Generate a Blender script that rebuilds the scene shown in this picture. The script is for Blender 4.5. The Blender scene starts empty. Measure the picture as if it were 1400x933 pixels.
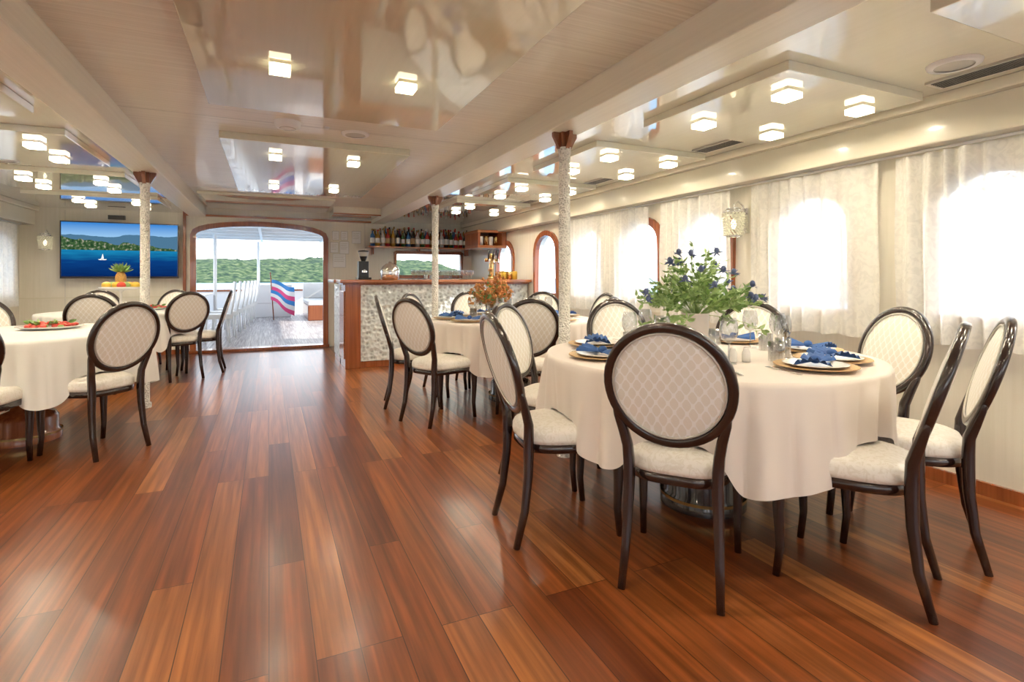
import bpy, math, random
from mathutils import Vector, Matrix, noise
random.seed(7)
sc=bpy.context.scene
try:
    sc.view_settings.view_transform='Standard'
    sc.view_settings.look='None'
    sc.view_settings.exposure=0.85
    sc.view_settings.gamma=1.1
except Exception as e: print(e)

# ---------------- materials ----------------
def new(name):
    m=bpy.data.materials.new(name); m.use_nodes=True
    nt=m.node_tree; b=nt.nodes['Principled BSDF']; return m,nt,b
def setp(b,**k):
    for n,v in k.items():
        n=n.replace('_',' ')
        if n in b.inputs: b.inputs[n].default_value=v
def mat(name,col,rough=.5,metal=0,var=.06,scale=8,emit=0,ecol=None,**k):
    m,nt,b=new(name)
    b.inputs['Roughness'].default_value=rough; b.inputs['Metallic'].default_value=metal
    setp(b,**k)
    c=(*col,1)
    if var>0:
        tc=nt.nodes.new('ShaderNodeTexCoord'); n=nt.nodes.new('ShaderNodeTexNoise'); n.inputs['Scale'].default_value=scale
        nt.links.new(tc.outputs['Object'],n.inputs['Vector'])
        mx=nt.nodes.new('ShaderNodeMix'); mx.data_type='RGBA'
        mx.inputs[6].default_value=tuple(min(1,x*(1-var)) for x in col)+(1,)
        mx.inputs[7].default_value=tuple(min(1,x*(1+var)) for x in col)+(1,)
        nt.links.new(n.outputs['Fac'],mx.inputs[0]); nt.links.new(mx.outputs[2],b.inputs['Base Color'])
    else: b.inputs['Base Color'].default_value=c
    if emit:
        b.inputs['Emission Color'].default_value=(*(ecol or col),1); b.inputs['Emission Strength'].default_value=emit
    return m
def N(nt,t,**k):
    n=nt.nodes.new(t)
    for a,v in k.items(): setattr(n,a,v)
    return n
def math_(nt,op,a,b=None,c=None):
    n=N(nt,'ShaderNodeMath',operation=op)
    for i,x in enumerate((a,b,c)):
        if x is None: continue
        if isinstance(x,(int,float)): n.inputs[i].default_value=x
        else: nt.links.new(x,n.inputs[i])
    return n.outputs[0]
def ramp(nt,fac,stops):
    r=N(nt,'ShaderNodeValToRGB'); e=r.color_ramp.elements
    while len(e)<len(stops): e.new(.5)
    for i,(p,c) in enumerate(stops): e[i].position=p; e[i].color=(*c,1)
    nt.links.new(fac,r.inputs[0]); return r.outputs[0]
def mixc(nt,f,a,b,mode='MIX'):
    m=N(nt,'ShaderNodeMix',data_type='RGBA',blend_type=mode)
    for i,x in ((0,f),(6,a),(7,b)):
        if isinstance(x,(int,float)): m.inputs[i].default_value=x
        elif isinstance(x,tuple): m.inputs[i].default_value=(*x,1)
        else: nt.links.new(x,m.inputs[i])
    return m.outputs[2]

def plank_mat(name,dark,mid,light,w=.13,L=1.7,rough=.2,coat=.4,crough=.2,rot=True):
    m,nt,b=new(name)
    tc=N(nt,'ShaderNodeTexCoord'); mp=N(nt,'ShaderNodeMapping'); mp.inputs['Rotation'].default_value=(0,0,math.pi/2 if rot else 0)
    nt.links.new(tc.outputs['Object'],mp.inputs[0])
    br=N(nt,'ShaderNodeTexBrick'); br.offset=.37; br.offset_frequency=3
    for k,v in (('Scale',1),('Mortar Size',.0016),('Mortar Smooth',.1),('Brick Width',L),('Row Height',w)): br.inputs[k].default_value=v
    br.inputs['Color1'].default_value=(0,0,0,1); br.inputs['Color2'].default_value=(1,1,1,1); br.inputs['Mortar'].default_value=(.5,.5,.5,1)
    nt.links.new(mp.outputs[0],br.inputs['Vector'])
    base=ramp(nt,br.outputs['Color'],[(0,dark),(.3,mid),(.65,mid),(1,light)])
    mp2=N(nt,'ShaderNodeMapping'); mp2.inputs['Scale'].default_value=(30,1.0,1) if rot else (1.1,26,1)
    nt.links.new(tc.outputs['Object'],mp2.inputs[0])
    va=N(nt,'ShaderNodeVectorMath',operation='ADD'); nt.links.new(mp2.outputs[0],va.inputs[0])
    sc_=N(nt,'ShaderNodeVectorMath',operation='SCALE'); nt.links.new(br.outputs['Color'],sc_.inputs[0]); sc_.inputs['Scale'].default_value=17
    nt.links.new(sc_.outputs[0],va.inputs[1])
    n=N(nt,'ShaderNodeTexNoise'); n.inputs['Scale'].default_value=1.3; n.inputs['Detail'].default_value=5; n.inputs['Distortion'].default_value=.2
    nt.links.new(va.outputs[0],n.inputs['Vector'])
    g=ramp(nt,n.outputs['Fac'],[(.3,(.48,.40,.33)),(.5,(.95,.93,.9)),(.7,(1.6,1.65,1.5))])
    c=mixc(nt,.85,base,g,'MULTIPLY')
    c=mixc(nt,br.outputs['Fac'],c,tuple(x*.4 for x in dark))
    nt.links.new(c,b.inputs['Base Color'])
    b.inputs['Roughness'].default_value=rough
    setp(b,Coat_Weight=coat,Coat_Roughness=crough,Specular_IOR_Level=.3)
    return m
M={}
M['floor']=plank_mat('polished_plank_floor',(.09,.018,.005),(.175,.042,.010),(.30,.10,.027),rough=.34,coat=.4,crough=.2)
M['deck']=plank_mat('deck_planks',(.36,.33,.34),(.44,.40,.41),(.50,.46,.46),w=.09,L=3,rough=.45,coat=.1)
def veneer(name,c1,c2,rough,stripes=120,axis='X',coat=0,ior=1.5):
    m,nt,b=new(name); tc=N(nt,'ShaderNodeTexCoord')
    mp=N(nt,'ShaderNodeMapping'); mp.inputs['Scale'].default_value=(stripes,1,stripes) if axis=='X' else (1,stripes,stripes)
    if axis=='Z': mp.inputs['Scale'].default_value=(stripes,stripes,1.5)
    nt.links.new(tc.outputs['Object'],mp.inputs[0])
    n=N(nt,'ShaderNodeTexNoise'); n.inputs['Scale'].default_value=1; n.inputs['Detail'].default_value=3
    nt.links.new(mp.outputs[0],n.inputs['Vector'])
    nt.links.new(ramp(nt,n.outputs['Fac'],[(.3,c1),(.7,c2)]),b.inputs['Base Color'])
    b.inputs['Roughness'].default_value=rough; setp(b,Coat_Weight=coat,Coat_Roughness=.03,IOR=ior)
    return m
M['ceil']=veneer('ceiling_veneer',(.66,.61,.50),(.82,.78,.67),.32,70,'Y',coat=.2)
M['panel']=veneer('gloss_panel',(.70,.68,.50),(.74,.72,.54),.09,30,coat=.8,ior=1.7)
M['gloss']=veneer('lacquered_ceiling',(.82,.80,.64),(.85,.83,.67),.04,30,coat=1,ior=2.0)
M['beam']=veneer('beam_lacquer',(.78,.74,.61),(.84,.80,.67),.3,60)
M['wall']=veneer('wall_panelling',(.77,.73,.61),(.83,.79,.68),.35,40,'Z',coat=.2)
M['cove']=mat('cornice_cream',(.78,.74,.60),.25,var=.03,Coat_Weight=.3)
M['wood']=veneer('mahogany',(.22,.055,.018),(.36,.10,.032),.25,45,'Z',coat=.4)
M['capw']=veneer('dark_mahogany',(.16,.045,.016),(.25,.075,.026),.3,45,'Z',coat=.3)
M['woodh']=veneer('mahogany_horizontal',(.30,.09,.03),(.46,.16,.055),.25,45,'Y',coat=.4)
M['dark']=veneer('dark_stained_wood',(.009,.004,.003),(.022,.008,.006),.2,50,'Z',coat=.45)
M['chrome']=mat('chrome',(.8,.8,.8),.12,1,var=.02)
M['brass']=mat('brass',(.75,.5,.2),.2,1,var=.02)
M['black']=mat('black_plastic',(.012,.012,.013),.3,var=.1)
M['white']=mat('white_paint',(.87,.86,.84),.4,var=.02)
M['porc']=mat('porcelain',(.85,.83,.79),.15,var=.02)
M['blue']=mat('blue_napkin_cloth',(.02,.085,.30),.8,var=.3,scale=30)
M['gold']=mat('woven_charger',(.50,.32,.15),.6,var=.35,scale=90)
M['lamp']=mat('lit_lamp_glass',(1,.95,.85),.2,var=0,emit=230,ecol=(1,.86,.63))
M['lampside']=mat('lamp_glass_side',(1,.95,.85),.1,var=0,emit=2.0,ecol=(1,.86,.55))
M['crystal']=mat('crystal_beads',(.75,.68,.52),.08,var=.5,scale=120,emit=.06,ecol=(1,.85,.6))
M['paper']=mat('paper',(.87,.87,.86),.7,var=.04,scale=60)
M['green']=mat('leaf_green',(.15,.28,.06),.5,var=.4,scale=12)
M['green2']=mat('leaf_pale',(.29,.43,.14),.5,var=.3,scale=12)
M['thistle']=mat('thistle_blue',(.08,.11,.22),.7,var=.4,scale=40)
M['orange']=mat('orange_flowers',(.50,.20,.05),.7,var=.5,scale=20)
M['red']=mat('red_food',(.6,.04,.02),.4,var=.4,scale=25)
M['yellow']=mat('yellow_fruit',(.8,.5,.05),.45,var=.3,scale=15)
M['pine']=mat('pineapple_skin',(.45,.24,.05),.6,var=.6,scale=60)
M['pink']=mat('flag_pink',(.8,.06,.22),.7)
M['skyblue']=mat('flag_blue',(.03,.22,.6),.7)
M['vase']=mat('vase_ceramic',(.82,.73,.69),.35,var=.05)
M['metalmesh']=mat('vent_metal',(.55,.53,.48),.4,.3,var=.1)
M['screen_dark']=mat('dark_slot',(.03,.03,.03),.5)
def cloth(name,col):
    m,nt,b=new(name); tc=N(nt,'ShaderNodeTexCoord'); n=N(nt,'ShaderNodeTexNoise'); n.inputs['Scale'].default_value=300
    nt.links.new(tc.outputs['Object'],n.inputs['Vector'])
    bp=N(nt,'ShaderNodeBump'); bp.inputs['Strength'].default_value=.08; nt.links.new(n.outputs['Fac'],bp.inputs['Height']); nt.links.new(bp.outputs[0],b.inputs['Normal'])
    n2=N(nt,'ShaderNodeTexNoise'); n2.inputs['Scale'].default_value=3; nt.links.new(tc.outputs['Object'],n2.inputs['Vector'])
    nt.links.new(mixc(nt,n2.outputs['Fac'],tuple(x*.95 for x in col),col),b.inputs['Base Color'])
    b.inputs['Roughness'].default_value=.42; setp(b,Sheen_Weight=.15)
    return m
M['cloth']=cloth('satin_tablecloth',(.82,.73,.66))
M['cloth_w']=cloth('white_tablecloth',(.85,.83,.78))
def fabric():
    m,nt,b=new('lattice_upholstery'); tc=N(nt,'ShaderNodeTexCoord'); s=N(nt,'ShaderNodeSeparateXYZ'); nt.links.new(tc.outputs['Object'],s.inputs[0])
    yz=math_(nt,'ADD',s.outputs[1],s.outputs[2])
    a=math_(nt,'ADD',s.outputs[0],yz); c=math_(nt,'SUBTRACT',s.outputs[0],yz)
    p=.042
    pa=math_(nt,'PINGPONG',a,p/2); pb=math_(nt,'PINGPONG',c,p/2)
    mn=math_(nt,'MINIMUM',pa,pb)
    line=math_(nt,'LESS_THAN',mn,.003)
    sm=math_(nt,'ADD',pa,pb); dot=math_(nt,'LESS_THAN',sm,.013)
    f=math_(nt,'MAXIMUM',line,dot)
    n=N(nt,'ShaderNodeTexNoise'); n.inputs['Scale'].default_value=250; nt.links.new(tc.outputs['Object'],n.inputs['Vector'])
    col=mixc(nt,f,(.83,.79,.71),(.95,.94,.91))
    nt.links.new(col,b.inputs['Base Color']); b.inputs['Roughness'].default_value=.45; setp(b,Sheen_Weight=.2)
    bp=N(nt,'ShaderNodeBump'); bp.inputs['Strength'].default_value=.1; nt.links.new(n.outputs['Fac'],bp.inputs['Height']); nt.links.new(bp.outputs[0],b.inputs['Normal'])
    return m
M['fabric']=fabric()
def seatfab():
    m,nt,b=new('damask_seat'); tc=N(nt,'ShaderNodeTexCoord')
    n=N(nt,'ShaderNodeTexNoise'); n.inputs['Scale'].default_value=26; n.inputs['Distortion'].default_value=2.5; nt.links.new(tc.outputs['Object'],n.inputs['Vector'])
    nt.links.new(ramp(nt,n.outputs['Fac'],[(.42,(.79,.74,.65)),(.52,(.88,.84,.77))]),b.inputs['Base Color']); b.inputs['Roughness'].default_value=.5
    return m
M['seat']=seatfab()
def glass(name,tint=(1,1,1),refl=.6):
    m=bpy.data.materials.new(name); m.use_nodes=True; nt=m.node_tree; nt.nodes.clear()
    o=N(nt,'ShaderNodeOutputMaterial'); t=N(nt,'ShaderNodeBsdfTransparent'); t.inputs[0].default_value=(*tint,1)
    g=N(nt,'ShaderNodeBsdfGlossy'); g.inputs['Roughness'].default_value=.04
    lw=N(nt,'ShaderNodeLayerWeight'); lw.inputs[0].default_value=.4
    f=math_(nt,'MULTIPLY_ADD',lw.outputs['Facing'],refl,.08)
    mx=N(nt,'ShaderNodeMixShader'); nt.links.new(f,mx.inputs[0]); nt.links.new(t.outputs[0],mx.inputs[1]); nt.links.new(g.outputs[0],mx.inputs[2]); nt.links.new(mx.outputs[0],o.inputs[0])
    return m
M['glass']=glass('clear_glass',(.80,.82,.84),.9)
bott=[mat('bottle_%d'%i,c,.1,var=.2,scale=10) for i,c in enumerate([(.03,.09,.03),(.25,.1,.02),(.5,.5,.48),(.02,.02,.03),(.45,.25,.04),(.05,.15,.35),(.4,.03,.03)])]
def sheer():
    m=bpy.data.materials.new('lace_sheer_curtain'); m.use_nodes=True; nt=m.node_tree; nt.nodes.clear()
    o=N(nt,'ShaderNodeOutputMaterial'); tr=N(nt,'ShaderNodeBsdfTransparent'); df=N(nt,'ShaderNodeBsdfDiffuse'); tl=N(nt,'ShaderNodeBsdfTranslucent')
    df.inputs[0].default_value=(.95,.94,.89,1)
    m1=N(nt,'ShaderNodeMixShader'); m1.inputs[0].default_value=.27; nt.links.new(df.outputs[0],m1.inputs[1]); nt.links.new(tl.outputs[0],m1.inputs[2])
    tc=N(nt,'ShaderNodeTexCoord'); n=N(nt,'ShaderNodeTexNoise'); n.inputs['Scale'].default_value=16; n.inputs['Detail'].default_value=3; n.inputs['Distortion'].default_value=2
    nt.links.new(tc.outputs['Object'],n.inputs['Vector'])
    nt.links.new(ramp(nt,n.outputs['Fac'],[(.42,(.92,.92,.9)),(.56,(.6,.59,.56))]),tl.inputs[0])
    f=ramp(nt,n.outputs['Fac'],[(.42,(.76,.76,.76)),(.56,(.93,.93,.93))])
    lw=N(nt,'ShaderNodeLayerWeight'); lw.inputs[0].default_value=.5
    f=math_(nt,'MAXIMUM',f,math_(nt,'MULTIPLY_ADD',lw.outputs['Facing'],1.0,.35))
    f=math_(nt,'MINIMUM',f,.99)
    m2=N(nt,'ShaderNodeMixShader'); nt.links.new(f,m2.inputs[0]); nt.links.new(tr.outputs[0],m2.inputs[1]); nt.links.new(m1.outputs[0],m2.inputs[2]); nt.links.new(m2.outputs[0],o.inputs[0])
    return m
M['sheer']=sheer()
def hammered(name,col,metal,scale,strength,dist=.01,lo=.6):
    m,nt,b=new(name); tc=N(nt,'ShaderNodeTexCoord'); v=N(nt,'ShaderNodeTexVoronoi'); v.inputs['Scale'].default_value=scale
    nt.links.new(tc.outputs['Object'],v.inputs['Vector'])
    bp=N(nt,'ShaderNodeBump'); bp.inputs['Strength'].default_value=strength; bp.inputs['Distance'].default_value=dist
    nt.links.new(v.outputs['Distance'],bp.inputs['Height']); nt.links.new(bp.outputs[0],b.inputs['Normal'])
    nt.links.new(ramp(nt,v.outputs['Distance'],[(0,tuple(x*lo for x in col)),(.5,col)]),b.inputs['Base Color'])
    b.inputs['Metallic'].default_value=metal; b.inputs['Roughness'].default_value=.25
    return m
M['mosaic']=hammered('silver_shell_mosaic',(.76,.84,.84),.2,20,1,.02,.38)
M['post']=hammered('hammered_post',(.88,.86,.79),.05,75,1,.012,.5)

# ---------------- mesh builder ----------------
class MB:
    def __init__(s): s.v=[];s.f=[];s.mi=[];s.sm=[];s.mats=[];s.M=Matrix.Identity(4)
    def mid(s,m):
        if m not in s.mats: s.mats.append(m)
        return s.mats.index(m)
    def add(s,vs,fs,m,smooth=True):
        o=len(s.v); i=s.mid(m)
        s.v+= [tuple(s.M@Vector(p)) for p in vs]
        for f in fs: s.f.append([o+a for a in f]); s.mi.append(i); s.sm.append(smooth)
    def box(s,x0,x1,y0,y1,z0,z1,m):
        vs=[(x0,y0,z0),(x1,y0,z0),(x1,y1,z0),(x0,y1,z0),(x0,y0,z1),(x1,y0,z1),(x1,y1,z1),(x0,y1,z1)]
        s.add(vs,[(0,3,2,1),(4,5,6,7),(0,1,5,4),(1,2,6,5),(2,3,7,6),(3,0,4,7)],m,False)
    def lathe(s,prof,c,m,n=24,smooth=True,flute=0,fk=0):
        vs=[];fs=[]
        for r,z in prof:
            for i in range(n):
                a=2*math.pi*i/n; rr=r*(1+flute*math.cos(fk*a)); vs.append((c[0]+rr*math.cos(a),c[1]+rr*math.sin(a),c[2]+z))
        for j in range(len(prof)-1):
            for i in range(n):
                k=(i+1)%n; fs.append((j*n+i,j*n+k,(j+1)*n+k,(j+1)*n+i))
        s.add(vs,fs,m,smooth)
    def ell(s,c,r,m,n=14,k=8):
        prof=[(max(1e-4,math.cos(t)),math.sin(t)) for t in [math.pi*(j/k-.5) for j in range(k+1)]]
        vs=[];fs=[]
        for a,b in prof:
            for i in range(n):
                t=2*math.pi*i/n; vs.append((c[0]+r[0]*a*math.cos(t),c[1]+r[1]*a*math.sin(t),c[2]+r[2]*b))
        for j in range(k):
            for i in range(n):
                q=(i+1)%n; fs.append((j*n+i,j*n+q,(j+1)*n+q,(j+1)*n+i))
        s.add(vs,fs,m)
    def sweep(s,pts,sizes,ref,m,n=8,closed=False,rect=False,smooth=True):
        pts=[Vector(p) for p in pts]; ref=Vector(ref); L=len(pts); vs=[];fs=[]
        if not isinstance(sizes,list): sizes=[sizes]*L
        if rect: n=4; smooth=False
        for i,p in enumerate(pts):
            a=pts[(i-1)%L] if (closed or i>0) else p; b=pts[(i+1)%L] if (closed or i<L-1) else p
            t=(b-a).normalized(); u=(ref-t*ref.dot(t)).normalized(); w=t.cross(u)
            for j in range(n):
                an=2*math.pi*(j+(.5 if rect else 0))/n; ca,sa=math.cos(an),math.sin(an)
                if rect: ca=math.copysign(1,ca); sa=math.copysign(1,sa)
                else:
                    ca=math.copysign(abs(ca)**.7,ca); sa=math.copysign(abs(sa)**.7,sa)
                vs.append(p+u*(ca*sizes[i][0]/2)+w*(sa*sizes[i][1]/2))
        for i in range(L if closed else L-1):
            k=(i+1)%L
            for j in range(n):
                q=(j+1)%n; fs.append((i*n+j,i*n+q,k*n+q,k*n+j))
        if not closed: fs.append(tuple(range(n-1,-1,-1))); fs.append(tuple((L-1)*n+j for j in range(n)))
        s.add(vs,fs,m,smooth)
    def prism(s,poly,fn,t0,t1,m):
        n=len(poly); vs=[fn(a,b,t0) for a,b in poly]+[fn(a,b,t1) for a,b in poly]
        fs=[tuple(range(n)),tuple(range(2*n-1,n-1,-1))]+[(i,i+n,(i+1)%n+n,(i+1)%n) for i in range(n)]
        s.add(vs,fs,m,False)
    def mesh(s,name):
        me=bpy.data.meshes.new(name); me.from_pydata(s.v,[],s.f); 
        for m in s.mats: me.materials.append(m)
        me.polygons.foreach_set('material_index',s.mi); me.polygons.foreach_set('use_smooth',s.sm); me.update()
        import bmesh
        b=bmesh.new(); b.from_mesh(me); bmesh.ops.recalc_face_normals(b,faces=b.faces); b.to_mesh(me); b.free()
        return me
    def obj(s,name,loc=(0,0,0),rz=0,bevel=0,parent=None):
        return inst(name,s.mesh(name),loc,rz,bevel,parent)
def inst(name,me,loc=(0,0,0),rz=0,bevel=0,parent=None):
    o=bpy.data.objects.new(name,me); sc.collection.objects.link(o); o.location=loc; o.rotation_euler=(0,0,rz)
    if bevel:
        b=o.modifiers.new('b','BEVEL'); b.width=bevel; b.segments=2; b.limit_method='ANGLE'
    if parent: o.parent=parent
    return o
def bx(name,x0,x1,y0,y1,z0,z1,m,bevel=0):
    b=MB(); cx,cy,cz=(x0+x1)/2,(y0+y1)/2,(z0+z1)/2
    b.box(x0-cx,x1-cx,y0-cy,y1-cy,z0-cz,z1-cz,m); return b.obj(name,(cx,cy,cz),bevel=bevel)

# ---------------- room ----------------
XL,XR,YB,YF=-3.1,3.45,-3.0,9.4
TOP=2.4
b=MB(); b.box(XL-.12,XR+.12,YB-.12,YF+.12,-.1,0,M['floor']); b.obj('floor')
def arch_pts(a0,a1,z0,z1,rise,n=14):
    w=(a1-a0)/2; c=(a0+a1)/2; pts=[(a0,z0)]
    for i in range(n+1):
        t=math.pi*(1-i/n); x=c+w*math.cos(t); y=z1-rise+rise*math.sin(t)**.8 if rise>0 else z1
        pts.append((x,y))
    pts.append((a1,z0)); return pts
def wall(name,fn,s0,s1,ops,t0,t1,m):
    b=MB(); cur=s0
    for (a0,a1,z0,z1,rise) in sorted(ops):
        b.prism([(cur,0),(a0,0),(a0,TOP),(cur,TOP)],fn,t0,t1,m)
        if z0>0: b.prism([(a0,0),(a1,0),(a1,z0),(a0,z0)],fn,t0,t1,m)
        p=arch_pts(a0,a1,z0,z1,rise)[1:-1]
        for i in range(len(p)-1):
            b.prism([p[i],p[i+1],(p[i+1][0],TOP),(p[i][0],TOP)],fn,t0,t1,m)
        cur=a1
    b.prism([(cur,0),(s1,0),(s1,TOP),(cur,TOP)],fn,t0,t1,m)
    return b.obj(name)
fR=lambda s,z,t:(XR+t,s,z); fL=lambda s,z,t:(XL-t,s,z); fF=lambda s,z,t:(s,YF+t,z); fB=lambda s,z,t:(s,YB-t,z)
wy=[(-1.9,-1.3),(-.85,-.27),(.18,.76),(1.2,1.78),(2.22,2.80),(3.22,3.80),(4.08,4.75),(5.02,5.66)]
opR=[(a,c,.92,1.74,.26) for a,c in wy]+[(6.1,6.74,.92,1.76,.3),(7.5,8.15,1.0,1.72,.3)]
opL=[(a,a+.6,.92,1.74,.26) for a in (-1.9,-.8,.3,1.4,2.5,3.6,4.7,5.8,6.9,8.35)]
DO=(-1.05,.86,0,2.0,.2); WI=(2.02,3.25,1.17,1.6,0)
wall('wall_right',fR,YB-.12,YF+.12,opR,0,.12,M['wall'])
wall('wall_left',fL,YB-.12,YF+.12,opL,0,.12,M['wall'])
wall('wall_far',fF,XL,XR,[DO,WI],0,.12,M['wall'])
opB=[(-2.6,-1.6,.7,1.8,.2),(-1.1,-.1,.7,1.8,.2),(.5,1.5,.7,1.8,.2),(1.9,2.9,.7,1.8,.2)]
wall('wall_rear',fB,XL,XR,opB,0,.12,M['wall'])
k=0
def wframe(op,fn,ref,m,w=.07,name=None,closed=True):
    global k; k+=1
    b=MB(); p=arch_pts(*op[:5]); 
    P=[fn(a,z,-.005) for a,z in p]
    b.sweep(P,(.06,w),ref,m,rect=True,closed=closed)
    return b.obj(name or 'window_%d'%k)
for o in opR: wframe(o,fR,(1,0,0),M['wood'])
for o in opL: wframe(o,fL,(1,0,0),M['wood'])
for o in opB: wframe(o,fB,(0,1,0),M['wood'])
wframe(WI,fF,(0,1,0),M['wood'],.06)
wframe(DO,fF,(0,1,0),M['wood'],.08,'door_1',False)
bx('trim_threshold',DO[0]-.05,DO[1]+.05,YF-.1,YF+.13,0,.045,M['wood'],.005)
b=MB(); b.box(XR-.03,XR-.002,6.06,6.78,0,.9,M['wood']); b.box(XR-.045,XR-.03,6.14,6.7,.12,.8,M['woodh']); b.obj('door_2',bevel=.004)
b=MB()
for y in (-1.1,-.06,.95,2.0,3.05,4.02,4.9,5.8): b.box(XR-.004,XR,y-.004,y+.004,.07,.9,M['metalmesh'])
b.box(XR-.012,XR,YB,6.0,.80,.815,M['cove']); b.obj('trim_wall_joints')
b=MB()
for x in (-2.6,1.5): b.box(x-.003,x+.003,YF-.004,YF,.07,2.1,M['metalmesh'])
b.box(XL,-1.2,YF-.012,YF,.86,.875,M['cove']); b.obj('trim_far_joints')
# ceiling
SZ=2.13; BZ=2.085
BL0,BL1,BR0,BR1=-1.1,-.88,1.62,1.84
bx('ceiling',BL1,BR0,YB,YF,2.25,2.34,M['ceil'])
bx('ceiling_left',XL,BL0,YB,YF,SZ,2.34,M['gloss']); bx('ceiling_right',BR1,XR,YB,YF,SZ,2.34,M['gloss'])
bx('trim_beam_left',BL0,BL1,YB,YF,BZ,2.34,M['beam'],.006); bx('trim_beam_right',BR0,BR1,YB,YF,BZ,2.34,M['beam'],.006)
bx('ceiling_roof',XL-.12,XR+.12,YB-.12,YF+.12,2.4,2.46,M['white'])
for nm,x0,x1 in (('trim_cornice_right',3.28,XR),('trim_cornice_left',XL,XL+.17)):
    b=MB(); b.box(x0,x1,YB,YF,1.88,2.07,M['cove'])
    if x0>0: b.box(x0-.05,x1,YB,YF,2.07,SZ,M['cove'])
    else: b.box(x0,x1+.05,YB,YF,2.07,SZ,M['cove'])
    b.obj(nm,bevel=.006)
bx('baseboard_right',XR-.02,XR,YB,6.0,0,.07,M['wood'])
bx('baseboard_left',XL,XL+.02,YB,YF,0,.07,M['wood'])
bx('baseboard_far',XL,DO[0]-.05,YF-.02,YF,0,.07,M['wood'])
bx('trim_wood_far',-1.15,1.6,YF-.05,YF,2.09,2.12,M['woodh'])
bx('trim_post_far',-1.18,-1.14,YF-.04,YF,0,2.2,M['wood'])
b=MB(); b.box(BR0-.7,BR0,8.6,YF,2.15,2.25,M['panel']); b.box(BR0-.72,BR0,8.58,8.6,2.14,2.25,M['beam']); b.box(BR0-.72,BR0,8.57,8.6,2.13,2.15,M['woodh']); b.obj('trim_header')
b=MB()
for y in (1.2,4.14,7.4):
    b.box(BL1,BR0,y-.0015,y+.0015,2.2485,2.2505,M['metalmesh'])
b.obj('trim_ceiling_joints')
def cpanel(x0,x1,y0,y1,z0,z1,m='panel'):
    b=MB(); cx,cy=(x0+x1)/2,(y0+y1)/2
    b.box(x0-cx,x1-cx,y0-cy,y1-cy,0,z1-z0,M[m]); b.obj('ceiling_panel',(cx,cy,z0),bevel=.004)
cpanel(-.34,1.12,.9,3.78,2.225,2.25); cpanel(-.34,1.10,4.52,7.2,2.195,2.25); cpanel(BL1+.05,BR0-.78,7.75,9.33,2.215,2.25,'gloss')
cpanel(-.34,1.12,-2.6,.1,2.215,2.25)
RP=[(-1.5,-.5),(.1,1.1),(1.66,2.68),(3.2,4.2),(4.75,5.75),(6.3,7.3)]
PZ=2.085
for a,c in RP: cpanel(2.12,3.14,a,c,PZ,SZ,'gloss')
LP=[(-.5,.5),(1.2,2.2),(2.9,3.9),(4.4,5.5),(6.0,7.1),(7.6,8.6)]
for a,c in LP: cpanel(-2.5,-1.22,a,c,PZ,SZ,'gloss')
b=MB()
b.box(-.048,.048,-.048,.048,-.010,0,M['chrome'])
b.box(-.030,.030,-.030,.030,-.034,-.0105,M['lamp'])
for x0,x1,y0,y1 in ((-.05,-.036,-.05,.05),(.036,.05,-.05,.05),(-.036,.036,-.05,-.036),(-.036,.036,.036,.05)):
    b.box(x0,x1,y0,y1,-.042,-.012,M['lampside'])
lamp=b.mesh('ceiling_light')
def L(x,y,z): inst('ceiling_light',lamp,(x,y,z))
for y in (-2,-.6,1.6,2.93): 
    for x in (.05,.69): L(x,y,2.225 if y>.9 else 2.215)
for y in (4.95,6.55):
    for x in (.05,.69): L(x,y,2.195)
for a,c in RP:
    m_=(a+c)/2
    for x in (2.36,2.93):
        for dy in (-.28,.28): L(x,m_+dy-.03,PZ)
for a,c in LP:
    m_=(a+c)/2
    for x in (-2.05,-1.47):
        for dy in (-.24,.24): L(x,m_+dy,PZ)
b=MB(); b.lathe([(.001,-.045),(.07,-.045),(.085,-.03),(.09,0)],(0,0,0),M['white'],32); b.lathe([(.05,-.05),(.055,-.046)],(0,0,0),M['metalmesh'],32); b.obj('smoke_detector',(.12,4.08,2.25))
b=MB(); b.lathe([(.001,-.01),(.075,-.01)],(0,0,0),M['metalmesh'],32); b.lathe([(.075,-.014),(.1,-.012),(.105,0)],(0,0,0),M['white'],32)
spk=b.mesh('ceiling_speaker'); inst('ceiling_speaker',spk,(.6,4.2,2.25)); inst('ceiling_speaker',spk,(2.85,1.38,SZ)); inst('ceiling_speaker',spk,(-2.0,5.75,SZ))
b=MB(); b.lathe([(.001,-.02),(.02,-.015),(.025,0)],(0,0,0),M['white'],16); b.obj('sprinkler_head',(.38,4.1,2.25))
b=MB(); b.box(-.07,.07,-.2,.2,-.012,0,M['metalmesh'])
for i in range(7): b.box(-.055+i*.017,-.047+i*.017,-.18,.18,-.014,-.0121,M['screen_dark'])
vent=b.mesh('air_vent'); 
for p in ((3.07,1.38,SZ),(3.02,2.95,SZ),(3.02,4.48,SZ),(3.02,6.02,SZ)): inst('air_vent',vent,p)
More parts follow.
